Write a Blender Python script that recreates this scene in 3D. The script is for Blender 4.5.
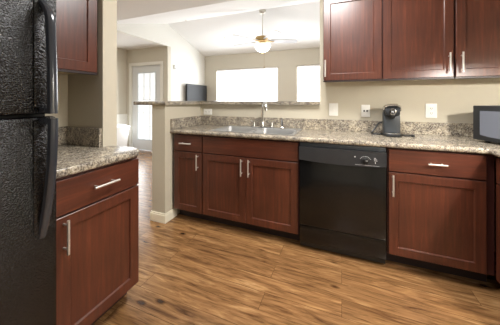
import bpy, bmesh, math, random
from mathutils import Vector, Matrix
random.seed(4)
for o in list(bpy.data.objects): bpy.data.objects.remove(o)
SC = bpy.context.scene
COL = SC.collection
PI = math.pi

# ------------------------------------------------------------------ camera
F_PX, YAW, HORIZON, CAM_H = 232.0, 0.3765, 99.6, 1.219
cam_d = bpy.data.cameras.new('camera'); cam = bpy.data.objects.new('camera', cam_d); COL.objects.link(cam)
cam_d.sensor_fit = 'HORIZONTAL'; cam_d.sensor_width = 36.0
cam_d.lens = F_PX * 36.0 / 500.0
cam_d.shift_y = -(162.5 - HORIZON) / 500.0
cam_d.clip_start = 0.02
cam.location = (0, 0, CAM_H); cam.rotation_euler = (PI/2, 0, YAW)
SC.camera = cam

# ------------------------------------------------------------------ world, lights, exposure
w = bpy.data.worlds.new('world'); SC.world = w; w.use_nodes = True
w.node_tree.nodes['Background'].inputs[0].default_value = (0.86, 0.93, 1.0, 1)
w.node_tree.nodes['Background'].inputs[1].default_value = 3.0
def area(name, loc, rot, sx, sy, power, col=(1,1,1), shape='RECTANGLE', spread=PI):
    d = bpy.data.lights.new(name, 'AREA'); d.shape = shape; d.size = sx; d.size_y = sy
    d.energy = power; d.color = col; d.spread = spread
    o = bpy.data.objects.new(name, d); COL.objects.link(o); o.location = loc; o.rotation_euler = rot
    return o
area('kitchen_ceiling_lamp', (-0.12, 1.40, 2.425), (0,0,0), 0.45, 0.60, 37, (1.0, 0.99, 0.975))
area('rear_fill_light', (0.25, -0.75, 2.425), (0,0,0), 0.6, 0.6, 11, (0.86, 0.93, 1.0))  # unseen soft fill added behind the camera to lift the shadows
area('living_daylight_lamp', (-2.4, 5.55, 1.55), (-PI/2,0,0), 1.7, 1.1, 22, (0.88, 0.94, 1.0))
area('living_daylight_lamp', (-0.14, 5.55, 1.55), (-PI/2,0,0), 1.7, 1.1, 22, (0.88, 0.94, 1.0))
area('entry_daylight_lamp', (-4.42, 4.02, 1.15), (-PI/2,0,0), 0.55, 1.6, 9, (0.95, 0.98, 1.0))
area('dining_fill_light', (-3.2, 1.1, 2.42), (0,0,0), 0.5, 0.5, 24, (1.0, 0.98, 0.95))  # unseen fill added over the dining side to brighten the entry wall
hl = bpy.data.lights.new('range_hood_lamp', 'POINT'); hl.energy = 50; hl.color = (1.0, 0.955, 0.88); hl.shadow_soft_size = 0.03
ho = bpy.data.objects.new('range_hood_lamp', hl); COL.objects.link(ho); ho.location = (1.15, 1.0, 1.545)
fl = bpy.data.lights.new('fan_bulb', 'POINT'); fl.energy = 15; fl.color = (1.0, 0.98, 0.95); fl.shadow_soft_size = 0.1
fo = bpy.data.objects.new('fan_bulb', fl); COL.objects.link(fo); fo.location = (-1.42, 4.25, 2.06)
SC.view_settings.view_transform = 'Standard'; SC.view_settings.look = 'None'
SC.view_settings.gamma = 1; SC.view_settings.use_curve_mapping = False
SC.view_settings.exposure = 0.55

# ------------------------------------------------------------------ materials
def srgb(r, g, b):
    def f(c):
        c /= 255.0
        return c/12.92 if c <= 0.04045 else ((c+0.055)/1.055)**2.4
    return (f(r), f(g), f(b), 1)
def new_mat(name, col, rough=0.5, metal=0.0, spec=0.5, coat=0.0):
    m = bpy.data.materials.new(name); m.use_nodes = True
    b = m.node_tree.nodes['Principled BSDF']
    b.inputs['Base Color'].default_value = col; b.inputs['Roughness'].default_value = rough
    b.inputs['Metallic'].default_value = metal; b.inputs['Specular IOR Level'].default_value = spec
    b.inputs['Coat Weight'].default_value = coat; b.inputs['Coat Roughness'].default_value = 0.28
    return m
def nd(m, t, **kw):
    n = m.node_tree.nodes.new(t)
    for k, v in kw.items(): setattr(n, k, v)
    return n
def lk(m, a, ai, b, bi): m.node_tree.links.new(a.outputs[ai], b.inputs[bi])
def coords(m, scale=(1,1,1), rot=(0,0,0), space='Object'):
    tc = nd(m, 'ShaderNodeTexCoord'); mp = nd(m, 'ShaderNodeMapping')
    mp.inputs['Scale'].default_value = scale; mp.inputs['Rotation'].default_value = rot
    lk(m, tc, space, mp, 'Vector'); return mp
def noise(m, src, scale, detail=3, rough=0.5, dist=0):
    n = nd(m, 'ShaderNodeTexNoise'); n.inputs['Scale'].default_value = scale
    n.inputs['Detail'].default_value = detail; n.inputs['Roughness'].default_value = rough
    n.inputs['Distortion'].default_value = dist
    lk(m, src, 0, n, 'Vector'); return n
def ramp(m, src, out, stops):
    r = nd(m, 'ShaderNodeValToRGB'); e = r.color_ramp.elements
    while len(e) < len(stops): e.new(0.5)
    for i, (p, c) in enumerate(stops): e[i].position = p; e[i].color = c
    lk(m, src, out, r, 'Fac'); return r
def bsdf(m): return m.node_tree.nodes['Principled BSDF']
def bump(m, src, out, strength, dist=0.002):
    b = nd(m, 'ShaderNodeBump'); b.inputs['Strength'].default_value = strength; b.inputs['Distance'].default_value = dist
    lk(m, src, out, b, 'Height'); lk(m, b, 0, bsdf(m), 'Normal')
def mixc(m, fac, fo_, a, ao, b, bo, mode='MIX', f=None):
    x = nd(m, 'ShaderNodeMix'); x.data_type = 'RGBA'; x.blend_type = mode
    if fac is not None: m.node_tree.links.new(fac.outputs[fo_], x.inputs[0])
    else: x.inputs[0].default_value = f
    m.node_tree.links.new(a.outputs[ao], x.inputs[6]); m.node_tree.links.new(b.outputs[bo], x.inputs[7])
    return x

def wall_mat(name, col, strength=0.15, scale=90, rough=0.75):
    m = new_mat(name, col, rough, spec=0.25)
    c = coords(m); n = noise(m, c, scale, 3, 0.6); bump(m, n, 0, strength, 0.004); return m
M = {}
M['wall'] = wall_mat('beige_wall_paint', srgb(192, 184, 166))
M['wall_living'] = wall_mat('brightened_beige_wall', srgb(214, 208, 193))  # same beige as the kitchen, living room brightness put into the colour
M['wall_white'] = wall_mat('white_wall_paint', srgb(232, 231, 224))
M['ceiling'] = wall_mat('popcorn_ceiling', srgb(232, 230, 226), 0.6, 70, 0.9)
M['vault'] = wall_mat('vault_ceiling', srgb(240, 240, 238), 0.35, 70, 0.9)
M['trim'] = new_mat('white_trim', srgb(240, 238, 230), 0.4)
M['trim_cream'] = new_mat('cream_trim', srgb(234, 228, 208), 0.4)

def wood(name, horizontal=False):
    m = new_mat(name, srgb(110, 48, 36), 0.36, spec=0.5, coat=0.32)
    s = (1.2, 6, 16) if horizontal else (16, 16, 1.0)
    c = coords(m, s); n = noise(m, c, 3.2, 6, 0.62, 0.4)
    c2 = coords(m, (2.0, 2.0, 2.0)); n2 = noise(m, c2, 2.3, 2, 0.5)
    a = ramp(m, n, 0, [(0.25, srgb(63, 31, 21)), (0.55, srgb(86, 44, 29)), (0.8, srgb(114, 62, 42))])
    b = ramp(m, n2, 0, [(0.3, (0.80, 0.78, 0.78, 1)), (0.7, (1.08, 1.05, 1.02, 1))])
    x = mixc(m, None, 0, a, 0, b, 0, 'MULTIPLY', 1.0)
    m.node_tree.links.new(x.outputs[2], bsdf(m).inputs['Base Color'])
    bump(m, n, 0, 0.06, 0.001); return m
M['wood'] = wood('cherry_wood'); M['wood_h'] = wood('cherry_wood_crosswise', True)
M['carcass'] = new_mat('shaded_cherry_carcass', srgb(66, 28, 24), 0.5)  # cherry darkened in colour for the recess shade between doors
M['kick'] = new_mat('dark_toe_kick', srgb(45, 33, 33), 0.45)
M['under'] = new_mat('pale_cabinet_underside', srgb(190, 172, 140), 0.6)

def granite():
    m = new_mat('speckled_laminate', srgb(160, 140, 112), 0.22, spec=0.5)
    c = coords(m)
    n1 = noise(m, c, 26, 6, 0.72, 0.6); n2 = noise(m, c, 110, 4, 0.7); n3 = noise(m, c, 5.5, 2, 0.5)
    a = ramp(m, n1, 0, [(0.36, srgb(46, 41, 40)), (0.46, srgb(102, 93, 86)), (0.55, srgb(158, 146, 125)), (0.68, srgb(222, 213, 192))])
    b = ramp(m, n2, 0, [(0.39, srgb(48, 43, 42)), (0.48, srgb(144, 134, 119)), (0.62, srgb(226, 219, 202))])
    x = mixc(m, None, 0, a, 0, b, 0, 'MIX', 0.48)
    d = ramp(m, n3, 0, [(0.35, (0.86, 0.86, 0.88, 1)), (0.65, (1.05, 1.03, 1.0, 1))])
    y = nd(m, 'ShaderNodeMix'); y.data_type = 'RGBA'; y.blend_type = 'MULTIPLY'; y.inputs[0].default_value = 1
    m.node_tree.links.new(x.outputs[2], y.inputs[6]); lk(m, d, 0, y, 7)
    m.node_tree.links.new(y.outputs[2], bsdf(m).inputs['Base Color']); return m
M['granite'] = granite()

def floor_mat():
    m = new_mat('wood_plank_floor', srgb(160, 115, 70), 0.27, spec=0.6)
    # planks run along X: brick texture in (x, y)
    tc = coords(m, (1, 1, 1))
    br = nd(m, 'ShaderNodeTexBrick'); br.offset = 0.37; br.squash = 1
    br.inputs['Scale'].default_value = 1.0; br.inputs['Brick Width'].default_value = 1.22; br.inputs['Row Height'].default_value = 0.127
    br.inputs['Mortar Size'].default_value = 0.0015; br.inputs['Mortar Smooth'].default_value = 0.2
    br.inputs['Color1'].default_value = (0.0, 0.0, 0.0, 1); br.inputs['Color2'].default_value = (1, 1, 1, 1)
    br.inputs['Mortar'].default_value = (0.5, 0.5, 0.5, 1); br.inputs['Bias'].default_value = 0
    lk(m, tc, 0, br, 'Vector')
    # per-plank shift of the grain
    add = nd(m, 'ShaderNodeVectorMath', operation='MULTIPLY_ADD')
    lk(m, br, 'Color', add, 0); add.inputs[1].default_value = (7.3, 3.1, 5.7)
    lk(m, tc, 0, add, 2)
    mp = nd(m, 'ShaderNodeMapping'); mp.inputs['Scale'].default_value = (1.1, 9, 1.0); lk(m, add, 0, mp, 'Vector')
    g1 = noise(m, mp, 2.6, 7, 0.62, 0.9)
    mp2 = nd(m, 'ShaderNodeMapping'); mp2.inputs['Scale'].default_value = (2.6, 34, 1); lk(m, add, 0, mp2, 'Vector')
    g2 = noise(m, mp2, 3.0, 4, 0.6, 0.3)
    a = ramp(m, g1, 0, [(0.28, srgb(70, 46, 30)), (0.40, srgb(118, 85, 53)), (0.56, srgb(148, 111, 72)), (0.74, srgb(184, 148, 106))])
    b = ramp(m, g2, 0, [(0.30, (0.50, 0.45, 0.41, 1)), (0.46, (0.95, 0.94, 0.93, 1)), (0.66, (1.08, 1.07, 1.06, 1))])
    x = mixc(m, None, 0, a, 0, b, 0, 'MULTIPLY', 0.95)
    pl = ramp(m, br, 'Color', [(0.0, (0.86, 0.84, 0.82, 1)), (1.0, (1.06, 1.05, 1.03, 1))])
    y = nd(m, 'ShaderNodeMix'); y.data_type = 'RGBA'; y.blend_type = 'MULTIPLY'; y.inputs[0].default_value = 1
    m.node_tree.links.new(x.outputs[2], y.inputs[6]); lk(m, pl, 0, y, 7)
    # knots
    mp3 = nd(m, 'ShaderNodeMapping'); mp3.inputs['Scale'].default_value = (3.0, 6.5, 1); lk(m, add, 0, mp3, 'Vector')
    vo = nd(m, 'ShaderNodeTexVoronoi'); vo.inputs['Scale'].default_value = 1.0; lk(m, mp3, 0, vo, 'Vector')
    k = ramp(m, vo, 'Distance', [(0.05, srgb(92, 58, 36)), (0.13, (1, 1, 1, 1))])
    z = nd(m, 'ShaderNodeMix'); z.data_type = 'RGBA'; z.blend_type = 'MULTIPLY'; z.inputs[0].default_value = 0.9
    m.node_tree.links.new(y.outputs[2], z.inputs[6]); lk(m, k, 0, z, 7)
    mo = ramp(m, br, 'Fac', [(0.0, (1, 1, 1, 1)), (1.0, (0.45, 0.4, 0.36, 1))])
    zz = nd(m, 'ShaderNodeMix'); zz.data_type = 'RGBA'; zz.blend_type = 'MULTIPLY'; zz.inputs[0].default_value = 1
    m.node_tree.links.new(z.outputs[2], zz.inputs[6]); lk(m, mo, 0, zz, 7)
    m.node_tree.links.new(zz.outputs[2], bsdf(m).inputs['Base Color'])
    bump(m, g2, 0, 0.12, 0.001); return m
M['floor'] = floor_mat()

M['steel'] = new_mat('brushed_nickel', srgb(222, 218, 210), 0.32, 0.7)
M['sink'] = new_mat('stainless_steel', srgb(176, 176, 175), 0.40, 0.75)
M['chrome'] = new_mat('chrome', srgb(215, 215, 215), 0.1, 1.0)
def fridge_mat():
    m = new_mat('pebbled_black_enamel', srgb(7, 7, 8), 0.18, spec=0.5)
    c = coords(m); n = noise(m, c, 175, 2, 0.5); bump(m, n, 0, 1.0, 0.0042); return m
M['fridge'] = fridge_mat()
M['fridge_plain'] = new_mat('smooth_black_plastic', srgb(22, 23, 26), 0.22)
M['fridge_handle'] = new_mat('glossy_charcoal_plastic', srgb(50, 52, 57), 0.16)
M['gasket'] = new_mat('black_gasket', srgb(8, 8, 8), 0.7)
M['dw'] = new_mat('gloss_black_panel', srgb(16, 16, 16), 0.16, spec=0.5)
M['dw_panel'] = new_mat('satin_black_plastic', srgb(40, 40, 42), 0.3)
M['print'] = new_mat('white_print', srgb(205, 205, 205), 0.5)
M['slate'] = new_mat('slate_grey_plastic', srgb(50, 54, 58), 0.4)
M['slate_dark'] = new_mat('dark_slate_plastic', srgb(34, 36, 39), 0.35)
M['black'] = new_mat('black_plastic', srgb(18, 18, 18), 0.4)
M['mw_window'] = new_mat('grey_microwave_window', srgb(100, 104, 114), 0.5)
M['plate'] = new_mat('white_plastic', srgb(236, 234, 228), 0.4)
M['screen'] = new_mat('dark_screen', srgb(24, 27, 30), 0.6)
M['white'] = new_mat('white_gloss', srgb(245, 245, 243), 0.4)
M['fan_blade'] = new_mat('pale_fan_blade', srgb(178, 178, 182), 0.45)
M['brass'] = new_mat('antique_brass', srgb(176, 150, 104), 0.35, 1.0)
M['slot'] = new_mat('outlet_slot', srgb(40, 38, 36), 0.6)
def emit(name, col, s):
    m = new_mat(name, col, 0.6); b = bsdf(m)
    b.inputs['Emission Color'].default_value = col; b.inputs['Emission Strength'].default_value = s; return m
M['blind'] = emit('sunlit_blind', (1, 1, 1, 1), 1.6)
M['door_glass'] = emit('sunlit_door_glass', (0.93, 0.97, 1.0, 1), 0.42)
M['bowl'] = emit('lit_frosted_glass', (1.0, 0.97, 0.9, 1), 1.2)
def glass():
    m = bpy.data.materials.new('window_glass'); m.use_nodes = True
    b = bsdf(m); b.inputs['Transmission Weight'].default_value = 1; b.inputs['Roughness'].default_value = 0; b.inputs['IOR'].default_value = 1.45
    return m
M['glass'] = glass()

# ------------------------------------------------------------------ mesh helpers
def box(bm, x0, x1, y0, y1, z0, z1, bev=0.0, seg=2):
    r = bmesh.ops.create_cube(bm, size=1.0)
    vs = r['verts']
    for v in vs:
        v.co.x = x0 + (v.co.x+0.5)*(x1-x0); v.co.y = y0 + (v.co.y+0.5)*(y1-y0); v.co.z = z0 + (v.co.z+0.5)*(z1-z0)
    if bev > 0:
        es = set(e for v in vs for e in v.link_edges)
        bmesh.ops.bevel(bm, geom=list(es), offset=bev, segments=seg, affect='EDGES', profile=0.5)
def tube(bm, pts, r, n=10, caps=True):
    pts = [Vector(p) for p in pts]; rings = []
    rs = r if isinstance(r, (list, tuple)) else [r]*len(pts)
    up = None
    for i, p in enumerate(pts):
        if i == 0: t = pts[1]-pts[0]
        elif i == len(pts)-1: t = pts[-1]-pts[-2]
        else: t = (pts[i+1]-p).normalized() + (p-pts[i-1]).normalized()
        t.normalize()
        if up is None:
            up = Vector((0,0,1)) if abs(t.z) < 0.9 else Vector((0,1,0))
        a = up - t*up.dot(t)
        a.normalize(); b = t.cross(a); up = a
        rings.append([bm.verts.new(p + (a*math.cos(2*PI*k/n) + b*math.sin(2*PI*k/n))*rs[i]) for k in range(n)])
    for i in range(len(rings)-1):
        for k in range(n):
            bm.faces.new((rings[i][k], rings[i][(k+1)%n], rings[i+1][(k+1)%n], rings[i+1][k]))
    if caps:
        bm.faces.new(rings[0][::-1]); bm.faces.new(rings[-1])
def lathe(bm, prof, c=(0,0,0), n=28, axis='Z'):
    rings = []
    for r, h in prof:
        row = []
        for k in range(n):
            a = 2*PI*k/n; x, y = r*math.cos(a), r*math.sin(a)
            p = {'Z': (x, y, h), 'Y': (x, -h, y), 'X': (h, x, y)}[axis]
            row.append(bm.verts.new((p[0]+c[0], p[1]+c[1], p[2]+c[2])))
        rings.append(row)
    for i in range(len(rings)-1):
        for k in range(n):
            bm.faces.new((rings[i][k], rings[i][(k+1)%n], rings[i+1][(k+1)%n], rings[i+1][k]))
    bm.faces.new(rings[0][::-1]); bm.faces.new(rings[-1])
def prism(bm, poly, z0, z1, bev=0.0, seg=3):
    lo = [bm.verts.new((x, y, z0)) for x, y in poly]; hi = [bm.verts.new((x, y, z1)) for x, y in poly]
    n = len(poly); fs = [bm.faces.new(lo[::-1]), bm.faces.new(hi)]
    for i in range(n): fs.append(bm.faces.new((lo[i], lo[(i+1)%n], hi[(i+1)%n], hi[i])))
    if bev > 0:
        es = list(fs[0].edges) + list(fs[1].edges)
        bmesh.ops.bevel(bm, geom=es, offset=bev, segments=seg, affect='EDGES', profile=0.5)
def obj(name, bm, mat, parent=None, smooth=False, loc=None):
    bmesh.ops.remove_doubles(bm, verts=bm.verts, dist=1e-6)
    bmesh.ops.recalc_face_normals(bm, faces=bm.faces)
    me = bpy.data.meshes.new(name); bm.to_mesh(me); bm.free()
    if isinstance(mat, str): mat = M[mat]
    me.materials.append(mat)
    for p in me.polygons: p.use_smooth = smooth
    if smooth: me.set_sharp_from_angle(angle=math.radians(40))
    o = bpy.data.objects.new(name, me); COL.objects.link(o)
    if parent: o.parent = parent
    if loc: o.location = loc
    return o
def bx(name, mat, parent, *a, bev=0.0, smooth=None):
    bm = bmesh.new(); box(bm, *a, bev=bev); return obj(name, bm, mat, parent, bev > 0 if smooth is None else smooth)
def thing(name, label, cat, loc=(0,0,0), rz=0, group=None):
    o = bpy.data.objects.new(name, None); COL.objects.link(o); o.location = loc; o.rotation_euler = (0,0,rz)
    o.empty_display_size = 0.1
    o['label'] = label; o['category'] = cat
    if group: o['group'] = group
    return o
def tag(o, label, cat, group=None):
    o['label'] = label; o['category'] = cat
    if group: o['group'] = group
    return o
def struct(name, bm, mat, parent=None, smooth=False):
    o = obj(name, bm, mat, parent, smooth)
    if parent is None: o['kind'] = 'structure'
    return o
def sbox(name, mat, *boxes, bev=0):
    bm = bmesh.new()
    for b in boxes: box(bm, *b, bev=bev)
    return struct(name, bm, mat)

# ------------------------------------------------------------------ key dimensions
YF = 1.917           # face of the sink run's doors
YW = 2.455            # wall behind the sink run
XP = -1.626          # inner face of the half wall
XL = -1.78           # kitchen's left wall
XR = 1.52            # kitchen's right wall
YC = 2.585            # edge of the flat kitchen ceiling
XG = -3.68           # living room's left wall
XA = -4.94           # entry's left wall
YD = 4.22            # entry door wall, under the ridge
YB = 5.76            # living room's window wall
XE = 2.0             # living room's right wall
YS = -1.7            # wall behind the camera
ZC, ZR = 2.44, 2.945
CT = 0.914; CU = 0.876

# ------------------------------------------------------------------ setting
sbox('floor', 'floor', (XA-0.1, XE+0.1, YS-0.1, YB+0.1, -0.08, 0))
sbox('ceiling', 'ceiling', (XA-0.1, XE+0.1, YS-0.1, YC, ZC, ZC+0.1), (XA-0.1, XG-0.1, YC, YD+0.1, ZC, ZC+0.1))
bm = bmesh.new()
def slope(y0, z0, y1, z1):
    v = [bm.verts.new(p) for p in ((XG-0.1,y0,z0),(XE+0.1,y0,z0),(XE+0.1,y1,z1),(XG-0.1,y1,z1),
                                   (XG-0.1,y0,z0+0.1),(XE+0.1,y0,z0+0.1),(XE+0.1,y1,z1+0.1),(XG-0.1,y1,z1+0.1))]
    for f in ((0,1,2,3),(7,6,5,4),(0,4,5,1),(1,5,6,2),(2,6,7,3),(3,7,4,0)): bm.faces.new([v[i] for i in f])
slope(YC, ZC, YD, ZR); slope(YD, ZR, YB+0.1, 2.43)
struct('ceiling_vault', bm, 'vault')
# kitchen walls
sbox('wall_left', 'wall', (XL-0.11, XL, YS, 1.14, 0, ZC))
sbox('wall_stub', 'wall', (XL, -1.43, 1.04, 1.14, 0, ZC))
sbox('wall_back', 'wall', (-0.207, XE, YW, YW+0.115, 0, ZC))
sbox('wall_right', 'wall', (XR, XR+0.11, YS, YW, 0, ZC))
sbox('wall_front', 'wall', (XA, XE, YS-0.1, YS, 0, ZC))
# half wall: leg beside the cabinets and stretch behind the sink
ZB0, ZB1 = 1.163, 1.201
sbox('wall_half', 'wall', (XP-0.165, XP, 1.825, YW+0.13, 0, ZB0), (XP, -0.207, YW, YW+0.13, 0, ZB0))
bm = bmesh.new()
bb = 0.014
for (a, b_, c, d) in ((XP-0.165-bb, XP+bb, 1.825-bb, 1.825), (XP, XP+bb, 1.825, 1.99), (XP-0.165-bb, XP-0.165, 1.825, YW+0.13)):
    box(bm, a, b_, c, d, 0, 0.075)
    box(bm, a+0.004 if a < XP-0.1 else a, b_-0.005 if b_ > XP else b_, c+0.005 if c < 1.82 else c, d, 0.075, 0.09)
struct('baseboard_half_wall', bm, 'trim_cream')
# living room and entry
sbox('wall_living_left', 'wall_white', (XG-0.1, XG, YD+0.1, YB, 0, ZC+0.5), (XG-0.1, XG, YC, YD+0.1, ZC, ZR+0.02))
sbox('wall_entry', 'wall_living', (XA, -4.86, YD, YD+0.1, 0, ZC), (-3.81, XG-0.001, YD, YD+0.1, 0, ZC), (-4.86, -3.81, YD, YD+0.1, 2.03, ZC))
sbox('wall_entry_left', 'wall_living', (XA-0.1, XA, YS, YD+0.1, 0, ZC))
sbox('trim_entry_rail', 'trim', (XA, XA+0.025, YS, YD, 0.82, 0.87), (XA, XA+0.015, YS, YD, 0.0, 0.82))
sbox('wall_living_right', 'wall', (XE, XE+0.1, YW, YB+0.1, 0, ZR+0.1))
W1 = (-3.30, -1.52); W2 = (-1.03, 0.75); WZ = (0.62, 2.065)
sbox('wall_window', 'wall_living', (XG, W1[0], YB, YB+0.12, 0, 2.6), (W1[1], W2[0], YB, YB+0.12, 0, 2.6), (W2[1], XE, YB, YB+0.12, 0, 2.6),
     (W1[0], W1[1], YB, YB+0.12, WZ[1], 2.6), (W2[0], W2[1], YB, YB+0.12, WZ[1], 2.6),
     (W1[0], W1[1], YB, YB+0.12, 0, WZ[0]), (W2[0], W2[1], YB, YB+0.12, 0, WZ[0]))
for i, W in enumerate((W1, W2)):
    bm = bmesh.new(); t = 0.04; xm = (W[0]+W[1])/2
    for b in ((W[0], W[0]+t, WZ[0], WZ[1]), (W[1]-t, W[1], WZ[0], WZ[1]), (W[0], W[1], WZ[0], WZ[0]+t), (W[0], W[1], WZ[1]-t, WZ[1]), (xm-t/2, xm+t/2, WZ[0], WZ[1])):
        box(bm, b[0], b[1], YB+0.06, YB+0.11, b[2], b[3])
    fr = struct('window_%d' % (i+1), bm, 'trim')
    bx('pane', 'glass', fr, W[0]+t, W[1]-t, YB+0.08, YB+0.088, WZ[0]+t, WZ[1]-t)
    bl = thing('window_blind', ['white sunlit blind filling the wide window beside the television', 'white sunlit blind in the window partly hidden by the kitchen wall end'][i], 'blind', ((W[0]+W[1])/2, YB+0.02, WZ[0]), 0, 'blinds of the living room windows')
    h = (W[1]-W[0])/2 - 0.006; zt = WZ[1]-WZ[0]
    bx('headrail', 'white', bl, -h, h, -0.005, 0.035, zt-0.045, zt-0.004, bev=0.004)
    bm = bmesh.new(); nz = 30
    for k in range(nz):
        z = 0.03 + k*(zt-0.09)/(nz-1)
        v = [bm.verts.new(p) for p in ((-h, 0.0, z), (h, 0.0, z), (h, 0.012, z+0.053), (-h, 0.012, z+0.053), (-h, 0.002, z), (h, 0.002, z), (h, 0.014, z+0.053), (-h, 0.014, z+0.053))]
        for f in ((0,1,2,3),(7,6,5,4),(0,4,5,1),(1,5,6,2),(2,6,7,3),(3,7,4,0)): bm.faces.new([v[q] for q in f])
    obj('slats', bm, 'blind', bl)
    bx('bottom_rail', 'white', bl, -h, h, 0.0, 0.025, 0.005, 0.028, bev=0.004)
# entry door with glazed light
bm = bmesh.new()
D0, D1, DH = -4.78, -3.89, 2.03
G0, G1, GZ0, GZ1 = D0+0.17, D1-0.16, 0.26, 1.86
for b in ((D0, G0, 0.01, DH), (G1, D1, 0.01, DH), (G0, G1, 0.01, GZ0), (G0, G1, GZ1, DH)): box(bm, b[0], b[1], YD+0.02, YD+0.06, b[2], b[3])
dr = struct('door_1', bm, new_mat('pale_door_paint', srgb(226, 228, 228), 0.45))
bx('glass_pane', 'door_glass', dr, G0, G1, YD+0.036, YD+0.044, GZ0, GZ1)
bm = bmesh.new()
for k in (1, 2):
    x = G0+(G1-G0)*k/3; box(bm, x-0.006, x+0.006, YD+0.028, YD+0.036, GZ0, GZ1)
for k in range(1, 5):
    z = GZ0+(GZ1-GZ0)*k/5; box(bm, G0, G1, YD+0.028, YD+0.036, z-0.006, z+0.006)
for b in ((G0-0.02, G0+0.012, GZ0-0.02, GZ1+0.02), (G1-0.012, G1+0.02, GZ0-0.02, GZ1+0.02), (G0, G1, GZ0-0.02, GZ0+0.012), (G0, G1, GZ1-0.012, GZ1+0.02)):
    box(bm, b[0], b[1], YD+0.012, YD+0.03, b[2], b[3])
obj('muntins', bm, new_mat('pale_muntin', srgb(222, 227, 230), 0.5), dr)
bm = bmesh.new(); lathe(bm, [(0.012, 0), (0.012, 0.02), (0.026, 0.035), (0.028, 0.05), (0.015, 0.062)], (D1-0.07, YD+0.02, 0.96), 16, 'Y'); obj('door_knob', bm, 'steel', dr, True)
sbox('trim_entry_door', 'trim', (D0-0.075, D0, YD-0.018, YD+0.1, 0, DH+0.075), (D1, D1+0.075, YD-0.018, YD+0.1, 0, DH+0.075), (D0, D1, YD-0.018, YD+0.1, DH, DH+0.075))
sbox('baseboard_living', 'trim', (XG, XG+0.014, YD+0.1, YB, 0, 0.09), (XG, XE, YB-0.014, YB, 0, 0.09), (D1+0.075, XG, YD-0.014, YD, 0, 0.09))
sbox('baseboard_stub_wall', 'trim_cream', (-1.43, -1.416, 1.09, 1.154, 0, 0.09), (XL, -1.416, 1.14, 1.154, 0, 0.09))

# ------------------------------------------------------------------ cabinets (local frame: x along the front, doors at y -0.02..0)
def shaker(bm, x0, x1, z0, z1, stile=0.056, t=0.02, rec=0.009, flat=False):
    c = 0.002
    def rect(i, y): return [bm.verts.new(p) for p in ((x0+i, y, z0+i), (x1-i, y, z0+i), (x1-i, y, z1-i), (x0+i, y, z1-i))]
    rings = [rect(0, 0), rect(0, -t+c), rect(c, -t)]
    if not flat: rings += [rect(stile, -t), rect(stile+0.003, -t+0.002), rect(stile+0.006, -t+rec)]
    for a, b in zip(rings, rings[1:]):
        for k in range(4): bm.faces.new((a[k], a[(k+1)%4], b[(k+1)%4], b[k]))
    bm.faces.new(rings[0][::-1]); bm.faces.new(rings[-1])
def pull(parent, x, z, length, vert, off=-0.02):
    bm = bmesh.new(); h = length/2; p = h-0.022; y = off-0.033
    if vert:
        tube(bm, [(x, y, z-h), (x, y, z+h)], 0.006, 12)
        for s in (-p, p): tube(bm, [(x, off+0.001, z+s), (x, y, z+s)], 0.0045, 8)
    else:
        tube(bm, [(x-h, y, z), (x+h, y, z)], 0.006, 12)
        for s in (-p, p): tube(bm, [(x+s, off+0.001, z), (x+s, y, z)], 0.0045, 8)
    return obj('handle', bm, 'steel', parent, True)
def base_cabinet(label, loc, rz, w, depth, fronts, kick=0.085, group='cherry base cabinets', notch=None, hollow=False):
    r = thing('base_cabinet', label, 'cabinet', loc, rz, group)
    bm = bmesh.new(); bk = bmesh.new()
    if notch:                                   # steps back round the end of the stub wall
        box(bm, 0, w, 0, notch[0], 0.1016, CU); box(bm, 0, notch[1], notch[0], depth, 0.1016, CU)
        box(bk, 0, w, kick, notch[0], 0, 0.1016); box(bk, 0, notch[1], notch[0], depth, 0, 0.1016)
    elif hollow:                                # open box so the basins hang inside
        for b in ((0, w, 0, 0.018, 0.1016, CU), (0, 0.018, 0.018, depth, 0.1016, CU), (w-0.018, w, 0.018, depth, 0.1016, CU),
                  (0.018, w-0.018, depth-0.01, depth, 0.1016, CU), (0.018, w-0.018, 0.018, depth-0.01, 0.1016, 0.12)): box(bm, *b)
        box(bk, 0, w, kick, depth, 0, 0.1016)
    else:
        box(bm, 0, w, 0, depth, 0.1016, CU); box(bk, 0, w, kick, depth, 0, 0.1016)
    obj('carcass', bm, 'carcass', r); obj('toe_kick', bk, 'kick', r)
    for kind, x0, x1, z0, z1, hx, hz in fronts:
        bm = bmesh.new(); shaker(bm, x0, x1, z0, z1, flat=(kind != 'door'))
        d = obj({'door': 'door', 'drawer': 'drawer_front', 'panel': 'false_front'}[kind], bm, 'wood' if kind == 'door' else 'wood_h', r)
        if hx is not None: pull(d, hx, hz, (0.105 if w > 0.55 else 0.135) if kind == 'drawer' else 0.15, kind == 'door')
    return r
DZ0, DZ1, RZ0, RZ1 = 0.110, 0.697, 0.707, 0.862
HZ = 0.612
# left cabinet beside the refrigerator (faces +X)
base_cabinet('cherry base cabinet beside the black refrigerator, one drawer over one door', (-1.17, 0.613, 0), PI/2, 0.457, 0.605,
    [('drawer', 0.012, 0.453, RZ0, RZ1, 0.228, 0.786), ('door', 0.012, 0.453, DZ0, DZ1, 0.042, HZ)], notch=(0.255, 0.424))
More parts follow.
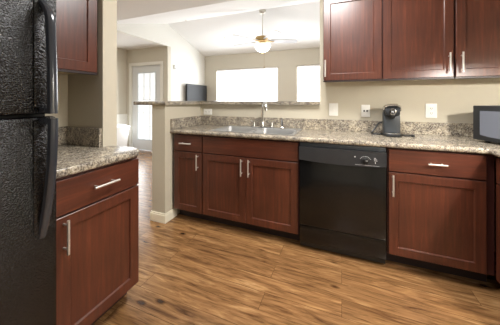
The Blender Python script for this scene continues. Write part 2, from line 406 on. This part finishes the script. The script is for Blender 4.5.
# sink run
XA0, XA1, XB1, XD1, XC1 = -1.602, -1.257, -0.330, 0.306, 0.900
yc = YF+0.02; dep = YW-yc-0.005
base_cabinet('narrow cherry base cabinet against the half wall, one small drawer over one door', (XA0, yc, 0), 0, XA1-XA0, dep,
    [('drawer', 0.010, XA1-XA0-0.006, RZ0, RZ1, 0.165, 0.785), ('door', 0.010, XA1-XA0-0.006, DZ0, DZ1, 0.345-0.045, HZ)])
wB = XB1-XA1; xm = -0.80-XA1
r = base_cabinet('wide two-door cherry base cabinet below the sink, no drawer handle', (XA1, yc, 0), 0, wB, dep,
    [('panel', 0.006, wB-0.006, RZ0, RZ1, None, 0), ('door', 0.006, xm-0.002, DZ0, DZ1, xm-0.035, HZ), ('door', xm+0.002, wB-0.006, DZ0, DZ1, xm+0.035, HZ)], hollow=True)
wC = XC1-XD1
base_cabinet('cherry base cabinet right of the dishwasher, wide drawer over one wide door', (XD1, yc, 0), 0, wC, dep,
    [('drawer', 0.008, 0.548, RZ0, RZ1, 0.287, 0.785), ('door', 0.008, 0.548, DZ0, DZ1, 0.032, HZ)])
base_cabinet('cherry base cabinet turning the corner at the right edge below the microwave', (0.904, 1.896, 0), -PI/2, 0.50, XR-0.904-0.005,
    [('drawer', 0.010, 0.49, RZ0, RZ1, 0.25, 0.785), ('door', 0.010, 0.49, DZ0, DZ1, 0.44, HZ)])

def upper_cabinet(label, loc, rz, w, depth, z1, hx, z0=1.379):
    h = z1-z0-0.013
    r = thing('wall_cabinet', label, 'cabinet', (loc[0], loc[1], loc[2]+0.013), rz, 'cherry wall cabinets')
    bx('carcass', 'carcass', r, 0, w, 0, depth, 0.012, h)
    bx('bottom_panel', 'under', r, 0.004, w-0.004, 0.016, depth, 0.0, 0.012)
    bx('bottom_rail', 'kick', r, 0, w, -0.016, 0.016, -0.014, -0.001)
    bm = bmesh.new(); shaker(bm, 0.004, w-0.004, 0.0, h-0.004)
    d = obj('door', bm, 'wood', r)
    if hx is not None: pull(d, hx, 0.105, 0.15, True)
    return r
UT = 2.14; YU = 2.20; ud = YW-YU-0.02-0.003
upper_cabinet('cherry wall cabinet at the end of the wall, nearest the pass-through', (-0.156, YU+0.02, 1.379), 0, 0.471, ud, UT, 0.02)
upper_cabinet('cherry wall cabinet above the coffee maker, handle at its lower right', (0.316, YU+0.02, 1.379), 0, 0.477, ud, UT, 0.477-0.035)
upper_cabinet('cherry wall cabinet above the microwave, handle at its lower left', (0.799, YU+0.02, 1.379), 0, 0.50, ud, UT, 0.035)
upper_cabinet('cherry wall cabinet above the left counter beside the refrigerator', (-1.48, 0.613, 1.379), PI/2, 0.417, 0.295, UT, 0.04)

# ------------------------------------------------------------------ countertops
def edge_profile(bm, p0, p1, out, r=0.019):
    """bullnose front edge from p0 to p1 (world x,y); out = unit outward"""
    n = 8; ring0, ring1 = [], []
    for k in range(n+1):
        a = -PI/2 + PI*k/n
        dx = math.cos(a)*r*0.85; z = CT-r+math.sin(a)*r
        ring0.append(bm.verts.new((p0[0]+out[0]*dx, p0[1]+out[1]*dx, z))); ring1.append(bm.verts.new((p1[0]+out[0]*dx, p1[1]+out[1]*dx, z)))
    for k in range(n): bm.faces.new((ring0[k], ring0[k+1], ring1[k+1], ring1[k]))
    bm.faces.new(ring0); bm.faces.new(ring1[::-1])
SX0, SX1, SY0, SY1 = -1.195, -0.385, 1.965, 2.395        # sink cut-out
ct = thing('countertop', 'long speckled L-shaped counter holding the sink, coffee maker and microwave', 'countertop', (0, 0, CU))
bm = bmesh.new(); y0 = 1.907; x0 = XP+0.002; ye = YW-0.002; xr = 0.872; xe = XR-0.002
for b in ((x0, SX0, y0, ye), (SX1, xr, y0, ye), (SX0, SX1, y0, SY0), (SX0, SX1, SY1, ye), (xr, xe, 1.39, ye)):
    box(bm, b[0], b[1], b[2], b[3], CU+0.0005, CT)
edge_profile(bm, (x0, y0), (xr, y0), (0, -1)); edge_profile(bm, (xr, 1.39), (xr, y0), (-1, 0))
for v in bm.verts: v.co.z -= CU
obj('worktop', bm, 'granite', ct)
def splash(parent, *a):
    bm = bmesh.new(); box(bm, *a, bev=0.003)
    for v in bm.verts: v.co.z -= CU
    return obj('backsplash', bm, 'granite', parent, False)
ZS = CT+0.108
splash(ct, x0, x0+0.019, 1.90, ye, CT, ZS)
splash(ct, x0+0.019, xe, ye-0.019, ye, CT, ZS)
splash(ct, xe-0.019, xe, 1.39, ye-0.019, CT, ZS)
# left counter
cl = thing('countertop', 'short speckled counter with rounded corner beside the refrigerator', 'countertop', (0, 0, CU))
poly = [(XL+0.002, 0.585), (-1.135, 0.585)]
rc = 0.09; cx, cy = -1.135-rc, 1.108-rc
for k in range(9):
    a = PI/2*k/8; poly.append((cx+rc*math.cos(a), cy+rc*math.sin(a)))
poly += [(-1.428, 1.108), (-1.428, 1.038), (XL+0.002, 1.038)]
bm = bmesh.new(); prism(bm, poly, 0.0005, CT-CU, bev=0.014, seg=4)
obj('worktop', bm, 'granite', cl, True)
splash(cl, XL+0.002, XL+0.021, 0.60, 1.038, CT, ZS+0.012)
splash(cl, XL+0.021, -1.436, 1.019, 1.038, CT, ZS+0.012)
# raised bar top
poly = [(XP-0.40, 1.80), (XP+0.025, 1.80), (XP+0.025, YW-0.05), (-0.209, YW-0.05), (-0.209, YW+0.37), (XP-0.40, YW+0.37)]
bm = bmesh.new(); prism(bm, [(XP-0.41, 1.82), (XP-0.39, 1.80)]+poly[1:], ZB0+0.0005, ZB1, bev=0.010, seg=3)
tag(obj('bar_top', bm, 'granite', None, True), 'dark speckled raised bar top capping the half wall', 'countertop')

# ------------------------------------------------------------------ sink, faucet, sprayer
sk = thing('sink', 'stainless double-bowl sink set into the speckled counter', 'sink', (-0.79, 2.183, CT))
bm = bmesh.new()
rx, ry = 0.415, 0.232
bowls = [(-0.385, -0.015, -0.215, 0.145), (0.015, 0.385, -0.215, 0.145)]
for b in ((-rx, -0.385, -ry, ry), (0.385, rx, -ry, ry), (-0.385, 0.385, -ry, -0.215), (-0.385, 0.385, 0.145, ry), (-0.015, 0.015, -0.215, 0.145)):
    box(bm, b[0], b[1], b[2], b[3], 0.0005, 0.006)
obj('rim', bm, 'sink', sk)
for b in bowls:
    bm = bmesh.new(); rs = []
    for inset, z in ((0, 0.006), (0.004, -0.004), (0.012, -0.15), (0.035, -0.172)):
        x0_, x1_, y0_, y1_ = b[0]+inset, b[1]-inset, b[2]+inset, b[3]-inset; rad = 0.05; row = []
        for (qx, qy, a0) in ((x1_-rad, y1_-rad, 0), (x0_+rad, y1_-rad, PI/2), (x0_+rad, y0_+rad, PI), (x1_-rad, y0_+rad, 1.5*PI)):
            for k in range(6):
                a = a0 + PI/2*k/5; row.append(bm.verts.new((qx+rad*math.cos(a), qy+rad*math.sin(a), z)))
        rs.append(row)
    # square collar joining the rim to the rounded bowl
    n = len(rs[0])
    for a_, c_ in zip(rs, rs[1:]):
        for k in range(n): bm.faces.new((a_[k], a_[(k+1)%n], c_[(k+1)%n], c_[k]))
    bm.faces.new(rs[-1])
    cor = [bm.verts.new((x, y, 0.0058)) for x, y in ((b[1], b[3]), (b[0], b[3]), (b[0], b[2]), (b[1], b[2]))]
    for q in range(4):
        for k in range(5): bm.faces.new((cor[q], rs[0][q*6+k], rs[0][q*6+k+1]))
    bo = obj('basin', bm, 'sink', sk, True)
    bm = bmesh.new(); lathe(bm, [(0.045, -0.1715), (0.045, -0.168), (0.03, -0.169), (0.01, -0.17)], ((b[0]+b[1])/2, (b[2]+b[3])/2, 0), 20); obj('drain', bm, 'chrome', bo, True)
fz = CT+0.0062
fa = thing('faucet', 'chrome gooseneck faucet with two handles behind the sink', 'faucet', (-0.79, 2.365, fz))
bx('base_plate', 'chrome', fa, -0.13, 0.13, -0.027, 0.027, 0, 0.016, bev=0.007)
bm = bmesh.new()
pts = [(0, 0, 0.012), (0, 0, 0.21)] + [(0.072*0.55*(1-math.cos(a)), -0.072*0.85*(1-math.cos(a)), 0.21+0.062*math.sin(a)) for a in [PI*k/10 for k in range(1, 11)]] + [(0.08, -0.123, 0.185)]
tube(bm, pts, [0.014]*(len(pts)-2)+[0.015, 0.016], 12); lathe(bm, [(0.026, 0.012), (0.024, 0.03), (0.015, 0.075)], (0, 0, 0), 18)
obj('spout', bm, 'chrome', fa, True)
for s in (-1, 1):
    bm = bmesh.new(); lathe(bm, [(0.022, 0.014), (0.02, 0.04), (0.015, 0.052), (0.016, 0.06), (0.008, 0.066)], (s*0.1, 0, 0), 16)
    tube(bm, [(s*0.1, 0, 0.052), (s*0.135, -0.012, 0.075)], [0.007, 0.005], 8); obj('handle', bm, 'chrome', fa, True)
sp = thing('side_sprayer', 'small chrome side sprayer right of the faucet', 'sprayer', (-0.575, 2.365, fz))
bm = bmesh.new(); lathe(bm, [(0.024, 0), (0.022, 0.012), (0.015, 0.02)], (0,0,0), 16); obj('base', bm, 'chrome', sp, True)
bm = bmesh.new(); tube(bm, [(0,0,0.018), (0,0,0.06), (0,-0.008,0.085), (0,-0.03,0.10)], [0.012, 0.014, 0.016, 0.013], 12); obj('spray_head', bm, 'chrome', sp, True)

# ------------------------------------------------------------------ dishwasher
dw = thing('dishwasher', 'glossy black dishwasher between the sink cabinet and right cabinet', 'dishwasher', ((XB1+XD1)/2, YF, 0))
hw = (XD1-XB1)/2 - 0.010
bx('tub', 'black', dw, -hw, hw, 0.02, 0.50, 0.02, 0.868)
bx('door', 'dw', dw, -hw, hw, -0.022, 0.02, 0.212, 0.733, bev=0.006)
bx('top_trim', 'slate', dw, -hw, hw, -0.006, 0.03, 0.842, 0.872, bev=0.003)
# control panel with a bowed lower lip
bm = bmesh.new(); n = 16; rowt, rowb, rowt2, rowb2 = [], [], [], []
for k in range(n+1):
    u = -1+2*k/n; x = u*hw; zb = 0.733+0.014*(u*u) - 0.008
    rowt.append(bm.verts.new((x, -0.030, 0.84))); rowb.append(bm.verts.new((x, -0.036, zb)))
    rowt2.append(bm.verts.new((x, 0.02, 0.84))); rowb2.append(bm.verts.new((x, 0.02, zb)))
for k in range(n):
    bm.faces.new((rowt[k], rowt[k+1], rowb[k+1], rowb[k])); bm.faces.new((rowt2[k], rowb2[k], rowb2[k+1], rowt2[k+1]))
    bm.faces.new((rowt[k], rowt2[k], rowt2[k+1], rowt[k+1])); bm.faces.new((rowb[k], rowb[k+1], rowb2[k+1], rowb2[k]))
for k in (0, n): bm.faces.new((rowt[k], rowb[k], rowb2[k], rowt2[k]))
cp = obj('control_panel', bm, 'dw_panel', dw)
dx = 0.173
bm = bmesh.new(); lathe(bm, [(0.024, 0.0), (0.023, 0.016), (0.019, 0.02)], (dx, -0.033, 0.772), 24, 'Y'); box(bm, dx-0.004, dx+0.004, -0.058, -0.05, 0.752, 0.792, bev=0.001); kn = obj('dial', bm, 'black', cp, True)
bm = bmesh.new(); box(bm, dx-0.001, dx+0.013, -0.0595, -0.058, 0.776, 0.779); obj('dial_mark', bm, 'print', kn)
bm = bmesh.new()
lathe(bm, [(0.005, 0.0), (0.0045, 0.002)], (dx-0.07, -0.0335, 0.796), 12, 'Y')
for k in range(9):                                   # ticks round the dial
    a = PI*(0.15+0.7*k/8); box(bm, dx+0.036*math.cos(a)-0.003, dx+0.036*math.cos(a)+0.003, -0.0345, -0.032, 0.772+0.032*math.sin(a)-0.0012, 0.772+0.032*math.sin(a)+0.0012)
box(bm, dx-0.07, dx+0.09, -0.0358, -0.033, 0.7395, 0.7412)
for q in range(3): box(bm, dx+0.055, dx+0.078-0.005*q, -0.0348, -0.032, 0.776+0.009*q, 0.779+0.009*q)
box(bm, dx+0.062, dx+0.066, -0.0352, -0.032, 0.757, 0.770)
obj('panel_print', bm, 'print', cp)
bx('lower_panel', 'dw', dw, -hw, hw, -0.012, 0.02, 0.07, 0.203, bev=0.004)
bx('panel_strip', 'dw_panel', dw, -hw, hw, -0.008, 0.01, 0.204, 0.207)
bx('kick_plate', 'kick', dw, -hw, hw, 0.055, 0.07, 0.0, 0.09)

# ------------------------------------------------------------------ refrigerator (front faces +X)
fr = thing('refrigerator', 'black pebbled top-freezer refrigerator at the left edge beside the counter', 'refrigerator', (-1.0, 0.55, 0))
bx('cabinet_body', 'fridge', fr, -0.75, -0.075, -0.76, -0.006, 0.02, 1.68, bev=0.006)
bx('gasket', 'gasket', fr, -0.076, -0.058, -0.755, -0.012, 0.06, 1.66)
bx('base_grille', 'black', fr, -0.10, -0.06, -0.75, -0.01, 0.0, 0.06)
ZSP = 1.162
for nm, z0, z1 in (('freezer_door', ZSP+0.005, 1.685), ('lower_door', 0.06, ZSP-0.005)):
    d = bx(nm, 'fridge', fr, -0.058, 0.0, -0.765, 0.0, z0, z1, bev=0.012)
    bm = bmesh.new()
    up = nm == 'freezer_door'
    n = 22; secs = []
    zs, ze = (ZSP+0.008, ZSP+0.42) if up else (ZSP-0.008, ZSP-0.44)
    for k in range(n+1):
        u = k/n; z = zs+(ze-zs)*u
        if u < 0.78: ox = 0.070 - 0.012*(u/0.78)**2
        else:
            q = (u-0.78)/0.22; ox = 0.058*(1-q*q*0.98)
        if not up: ox = 0.070*(1-u**2.2)+0.003
        th = 0.018
        secs.append([bm.verts.new(p) for p in ((ox-0.003, -0.060, z), (ox, -0.054, z), (ox, -0.044, z), (ox-0.003, -0.037, z), (ox-0.010, -0.033, z), (ox-th, -0.032, z), (ox-th, -0.062, z), (ox-0.010, -0.062, z))])
    for a_, b_ in zip(secs, secs[1:]):
        for k in range(8): bm.faces.new((a_[k], a_[(k+1)%8], b_[(k+1)%8], b_[k]))
    bm.faces.new(secs[0][::-1]); bm.faces.new(secs[-1])
    if up: box(bm, -0.001, 0.06, -0.060, -0.032, ZSP+0.008, ZSP+0.03, bev=0.003)
    else: box(bm, -0.001, 0.06, -0.060, -0.032, ZSP-0.03, ZSP-0.008, bev=0.003)
    h = obj('handle', bm, 'fridge_handle', d, True)
    bx('grip_backing', 'fridge', d, -0.001, 0.004, -0.075, -0.03, min(zs, ze)+0.02, max(zs, ze)-0.01, bev=0.003)

# ------------------------------------------------------------------ microwave, coffee maker
ang = math.atan2(-0.88, 0.47)
mw = thing('microwave', 'dark grey microwave standing in the counter corner at the right edge', 'microwave', (0.905, 2.19, CT), ang)
Wm, Dm, Hm, fz0 = 0.46, 0.33, 0.262, 0.016
bx('casing', 'slate_dark', mw, 0, Wm, 0.02, Dm, fz0, Hm, bev=0.006)
d = bx('door', 'slate_dark', mw, 0.0, 0.345, -0.012, 0.02, fz0, Hm, bev=0.005)
bm = bmesh.new()
pl = [(0.048, 0.055), (0.11, 0.046), (0.2, 0.041), (0.32, 0.041), (0.32, 0.225), (0.048, 0.225)]
fv = [bm.verts.new((x, -0.0135, z)) for x, z in pl]; bv = [bm.verts.new((x, -0.011, z)) for x, z in pl]
bm.faces.new(fv); bm.faces.new(bv[::-1])
for k in range(len(pl)): bm.faces.new((fv[k], bv[k], bv[(k+1)%len(pl)], fv[(k+1)%len(pl)]))
obj('window', bm, 'mw_window', d)
cpn = bx('control_panel', 'slate_dark', mw, 0.348, Wm, -0.012, 0.02, fz0, Hm, bev=0.005)
bx('display', 'screen', cpn, 0.362, 0.446, -0.014, -0.011, 0.2, 0.235)
bm = bmesh.new()
for a_ in range(3):
    for b_ in range(4): box(bm, 0.364+a_*0.028, 0.388+a_*0.028, -0.0145, -0.011, 0.075+b_*0.028, 0.097+b_*0.028)
obj('keypad', bm, 'slate', cpn)
for (fx, fy) in ((0.05, 0.05), (Wm-0.05, 0.05), (0.05, Dm-0.05), (Wm-0.05, Dm-0.05)):
    bm = bmesh.new(); lathe(bm, [(0.014, 0.0), (0.016, 0.018)], (fx, fy, 0), 14); obj('foot', bm, 'black', mw, True)

cm = thing('coffee_maker', 'dark grey single-cup coffee maker on the counter under the wall cabinets', 'coffee maker', (0.392, 2.26, CT), math.radians(-4)); cm.scale = (0.9, 1, 1)
bx('water_column', 'slate', cm, -0.068, 0.068, -0.01, 0.12, 0.0, 0.205, bev=0.012)
bm = bmesh.new(); prism(bm, [(-0.072, -0.05), (-0.05, -0.085), (0.05, -0.085), (0.072, -0.05), (0.072, 0.12), (-0.072, 0.12)], 0.0, 0.024, bev=0.005)
base = obj('base', bm, 'slate_dark', cm, True)
bm = bmesh.new(); prism(bm, [(-0.056, -0.05), (-0.044, -0.078), (0.044, -0.078), (0.056, -0.05), (0.056, -0.012), (-0.056, -0.012)], 0.024, 0.031, bev=0.002); obj('drip_tray', bm, 'chrome', base, True)
bm = bmesh.new()
prof = [(0.12, 0.17), (-0.055, 0.17), (-0.075, 0.19), (-0.072, 0.225), (-0.045, 0.252), (0.02, 0.262), (0.08, 0.256), (0.12, 0.235)]
for s in (-1, 1): pass
a_ = [bm.verts.new((-0.058, y, z)) for y, z in prof]; b_ = [bm.verts.new((0.058, y, z)) for y, z in prof]
bm.faces.new(a_); bm.faces.new(b_[::-1]); n = len(prof)
fs = [bm.faces.new((a_[k], b_[k], b_[(k+1)%n], a_[(k+1)%n])) for k in range(n)]
bmesh.ops.bevel(bm, geom=list(bm.edges), offset=0.008, segments=2, affect='EDGES')
hd = obj('brew_head', bm, 'slate_dark', cm, True)
bm = bmesh.new(); lathe(bm, [(0.026, 0.0), (0.026, 0.006), (0.021, 0.008), (0.018, 0.004)], (0.0, -0.071, 0.206), 24, 'Y'); bd = obj('badge_ring', bm, 'chrome', hd, True)
bm = bmesh.new(); lathe(bm, [(0.018, 0.0), (0.017, 0.006)], (0.0, -0.072, 0.206), 20, 'Y'); bg = obj('badge', bm, 'black', bd, True)
bm = bmesh.new(); box(bm, -0.010, 0.010, -0.0795, -0.077, 0.2045, 0.2075); box(bm, -0.010, -0.007, -0.0795, -0.077, 0.199, 0.213); tube(bm, [(-0.004, -0.0785, 0.207), (0.008, -0.0785, 0.214)], 0.0015, 6); tube(bm, [(-0.004, -0.0785, 0.205), (0.008, -0.0785, 0.198)], 0.0015, 6); obj('emblem', bm, 'print', bg)
bm = bmesh.new()
tube(bm, [(-0.066, 0.06, 0.205), (-0.066, -0.03, 0.218), (-0.06, -0.062, 0.246), (-0.03, -0.068, 0.262), (0.03, -0.068, 0.262), (0.06, -0.062, 0.246), (0.066, -0.03, 0.218), (0.066, 0.06, 0.205)], 0.008, 8); obj('lid_handle', bm, 'chrome', hd, True)
bm = bmesh.new(); lathe(bm, [(0.022, 0.15), (0.03, 0.172)], (0, -0.03, 0), 16); obj('spout', bm, 'black', cm, True)
bm = bmesh.new()
tube(bm, [(-0.065, 0.09, 0.105), (-0.10, 0.10, 0.095), (-0.13, 0.09, 0.05), (-0.165, 0.06, 0.008), (-0.15, 0.02, 0.006), (-0.10, 0.01, 0.006), (-0.07, 0.03, 0.01)], 0.008, 8)
obj('power_cord', bm, 'black', cm, True)
bm = bmesh.new()
tube(bm, [(0.068, 0.04, 0.012), (0.10, 0.01, 0.007), (0.135, 0.01, 0.007), (0.16, 0.0, 0.010)], [0.006, 0.006, 0.006, 0.005], 8); box(bm, 0.15, 0.178, -0.012, 0.012, 0.0005, 0.02, bev=0.004); obj('plug', bm, 'black', cm, True)

# ------------------------------------------------------------------ wall plates
def outlet(label, x, z, y=YW, kind='outlet', w=0.072, h=0.116):
    horiz = kind == 'flat'
    if horiz: w, h = 0.116, 0.072
    r = thing('light_switch' if kind == 'switch' else 'outlet', label, 'light switch' if kind == 'switch' else 'outlet', (x, y-0.0008, z))
    bx('cover_plate', 'plate', r, -w/2, w/2, -0.006, 0.0, -h/2, h/2, bev=0.002)
    if kind == 'switch':
        for s in (-0.018,) if w < 0.1 else (-0.023, 0.023):
            bx('toggle', 'plate', r, s-0.005+0.018 if w < 0.1 else s-0.005, s+0.005+0.018 if w < 0.1 else s+0.005, -0.014, -0.005, -0.012, 0.012, bev=0.002)
        return r
    for s in (-0.021, 0.021):
        cx_, cz_ = (s, 0) if horiz else (0, s)
        bm = bmesh.new(); lathe(bm, [(0.0165, 0.0), (0.016, 0.003)], (cx_, -0.0055, cz_), 18, 'Y'); f = obj('socket', bm, 'plate', r, True)
        bm = bmesh.new()
        for q in (-0.006, 0.006): box(bm, cx_+q-0.0014, cx_+q+0.0014, -0.0095, -0.0084, cz_-0.004, cz_+0.007)
        box(bm, cx_-0.002, cx_+0.002, -0.0095, -0.0084, cz_-0.011, cz_-0.007)
        obj('slots', bm, 'slot', f)
    return r
outlet('white sideways outlet on the half wall left of the faucet', -1.524, 1.070, YW, 'flat')
outlet('white light switch plate near the left end of the wall below the cabinets', -0.076, 1.120, YW, 'switch', 0.085, 0.125)
wj = thing('jack_plate', 'white wall plate with two dark jacks just left of the coffee maker', 'wall plate', (0.211, YW-0.0008, 1.112))
bx('cover_plate', 'plate', wj, -0.037, 0.037, -0.006, 0, -0.058, 0.058, bev=0.002)
for q in (-0.0125, 0.0125):
    bm = bmesh.new(); box(bm, q-0.007, q+0.007, -0.0075, -0.005, -0.009, 0.008, bev=0.001); obj('jack', bm, 'slot', wj)
outlet('white outlet on the wall between coffee maker and microwave', 0.722, 1.122, YW, w=0.082, h=0.124)

# ------------------------------------------------------------------ range hood out of frame whose lamp lights the corner
rh = thing('range_hood', 'white range hood on the right kitchen wall with a lamp underneath', 'range hood', (1.24, 1.0, 1.50))
bm = bmesh.new()
box(bm, -0.26, 0.275, -0.38, 0.38, 0.10, 0.14); box(bm, -0.26, -0.25, -0.38, 0.38, 0.012, 0.10); box(bm, 0.265, 0.275, -0.38, 0.38, -0.01, 0.10)
box(bm, -0.25, 0.265, -0.38, -0.37, -0.01, 0.10); box(bm, -0.25, 0.265, 0.37, 0.38, 0.012, 0.10)
obj('shell', bm, 'white', rh)

# ------------------------------------------------------------------ ceiling fan
FX, FY = -1.42, 4.25
zt = ZR - (FY-YD)*0.33 - 0.0
cf = thing('ceiling_fan', 'white and brass ceiling fan with a glowing bowl light hanging from the vaulted ceiling', 'ceiling fan', (FX, FY, 0))
bm = bmesh.new(); lathe(bm, [(0.070, zt+0.005), (0.07, zt-0.02), (0.05, zt-0.055), (0.02, zt-0.07)], n=24); obj('canopy', bm, 'steel', cf, True)
bm = bmesh.new(); tube(bm, [(0,0,zt-0.05), (0,0,2.44)], 0.0125, 12); obj('downrod', bm, 'steel', cf, True)
bm = bmesh.new(); lathe(bm, [(0.03, 2.45), (0.06, 2.435), (0.13, 2.42), (0.145, 2.38), (0.13, 2.335), (0.07, 2.32), (0.06, 2.29)], n=32); obj('motor_housing', bm, 'brass', cf, True)
for k in range(5):
    a = math.radians(24 + 72*k); bm = bmesh.new()
    pts = [(0.14, -0.05), (0.2, -0.06), (0.55, -0.07), (0.64, -0.06), (0.675, -0.03), (0.675, 0.03), (0.64, 0.06), (0.55, 0.07), (0.2, 0.06), (0.14, 0.05)]
    prism(bm, [(p[0], p[1]) for p in pts], -0.004, 0.004)
    mt = Matrix.Translation((0, 0, 2.348)) @ Matrix.Rotation(a, 4, 'Z') @ Matrix.Rotation(math.radians(-13), 4, 'X')
    bmesh.ops.transform(bm, matrix=mt, verts=bm.verts); bl = obj('blade', bm, 'fan_blade', cf)
    bm = bmesh.new(); box(bm, 0.09, 0.23, -0.018, 0.018, -0.012, -0.004, bev=0.003); bmesh.ops.transform(bm, matrix=mt, verts=bm.verts); obj('blade_bracket', bm, 'brass', bl, True)
bm = bmesh.new(); lathe(bm, [(0.06, 2.295), (0.15, 2.28), (0.155, 2.255), (0.135, 2.20), (0.09, 2.155), (0.03, 2.135), (0.008, 2.13)], n=32); obj('light_bowl', bm, 'bowl', cf, True)
bm = bmesh.new(); lathe(bm, [(0.008, 2.132), (0.013, 2.122), (0.004, 2.108)], n=14); obj('finial', bm, 'brass', cf, True)
bm = bmesh.new(); tube(bm, [(0.06, -0.06, 2.30), (0.075, -0.13, 2.25), (0.075, -0.13, 1.84)], 0.002, 6); lathe(bm, [(0.004, 1.845), (0.009, 1.83), (0.009, 1.81), (0.003, 1.80)], (0.075, -0.13, 0), 10); obj('pull_chain', bm, 'brass', cf, True)

# ------------------------------------------------------------------ television, wall box, bin, sprinklers
tv = thing('television', 'dark flat television on the white living room wall beyond the bar', 'television', (-3.60, 5.19, 1.03))
bx('bezel', 'black', tv, -0.02, 0.03, -0.40, 0.50, 0, 0.585, bev=0.004)
bx('screen', 'screen', tv, 0.0295, 0.031, -0.385, 0.485, 0.02, 0.57)
bx('wall_bracket', 'black', tv, -0.0795, -0.02, -0.15, 0.15, 0.15, 0.42)
tb = thing('thermostat', 'small white box high on the white wall left of the television', 'thermostat', (XG+0.001, 4.45, 1.93))
bx('case', 'plate', tb, 0, 0.03, -0.035, 0.035, 0, 0.105, bev=0.006); bx('dial_strip', 'slate', tb, 0.0295, 0.031, -0.02, 0.02, 0.02, 0.035)
bn = thing('waste_bin', 'white tapered bin standing by the entry wall below the white rail', 'bin', (-4.66, 3.70, 0))
def taper(bm, w0, d0, w1, d1, z0, z1):
    lo = [bm.verts.new((sx*w0/2, sy*d0/2, z0)) for sx, sy in ((-1,-1),(1,-1),(1,1),(-1,1))]; hi = [bm.verts.new((sx*w1/2, sy*d1/2, z1)) for sx, sy in ((-1,-1),(1,-1),(1,1),(-1,1))]
    bm.faces.new(lo[::-1]); bm.faces.new(hi)
    for k in range(4): bm.faces.new((lo[k], lo[(k+1)%4], hi[(k+1)%4], hi[k]))
bm = bmesh.new(); taper(bm, 0.24, 0.28, 0.36, 0.40, 0, 0.60); obj('tub', bm, 'white', bn)
bm = bmesh.new(); box(bm, -0.19, 0.19, -0.21, 0.21, 0.60, 0.625, bev=0.01); taper(bm, 0.34, 0.38, 0.2, 0.26, 0.625, 0.665); obj('lid', bm, 'white', bn, True)
for i, (x, y, z, lb) in enumerate(((-3.0, 3.98, 0, 'small sprinkler head on the near ceiling slope, left of the ridge end'), (-2.62, 4.95, 0, 'small sprinkler head on the far ceiling slope left of the fan'))):
    z = ZR-(YD-y)*(ZR-ZC)/(YD-YC) if y < YD else ZR-(y-YD)*(ZR-2.43)/(YB+0.1-YD)
    s = thing('sprinkler_head', lb, 'sprinkler', (x, y, z), 0, 'ceiling sprinklers')
    bm = bmesh.new(); lathe(bm, [(0.02, 0.010), (0.02, -0.005), (0.008, -0.008)], n=16); obj('flange', bm, 'plate', s, True)
    bm = bmesh.new(); lathe(bm, [(0.006, -0.007), (0.005, -0.024), (0.012, -0.026), (0.011, -0.030)], n=12); obj('deflector', bm, 'steel', s, True)
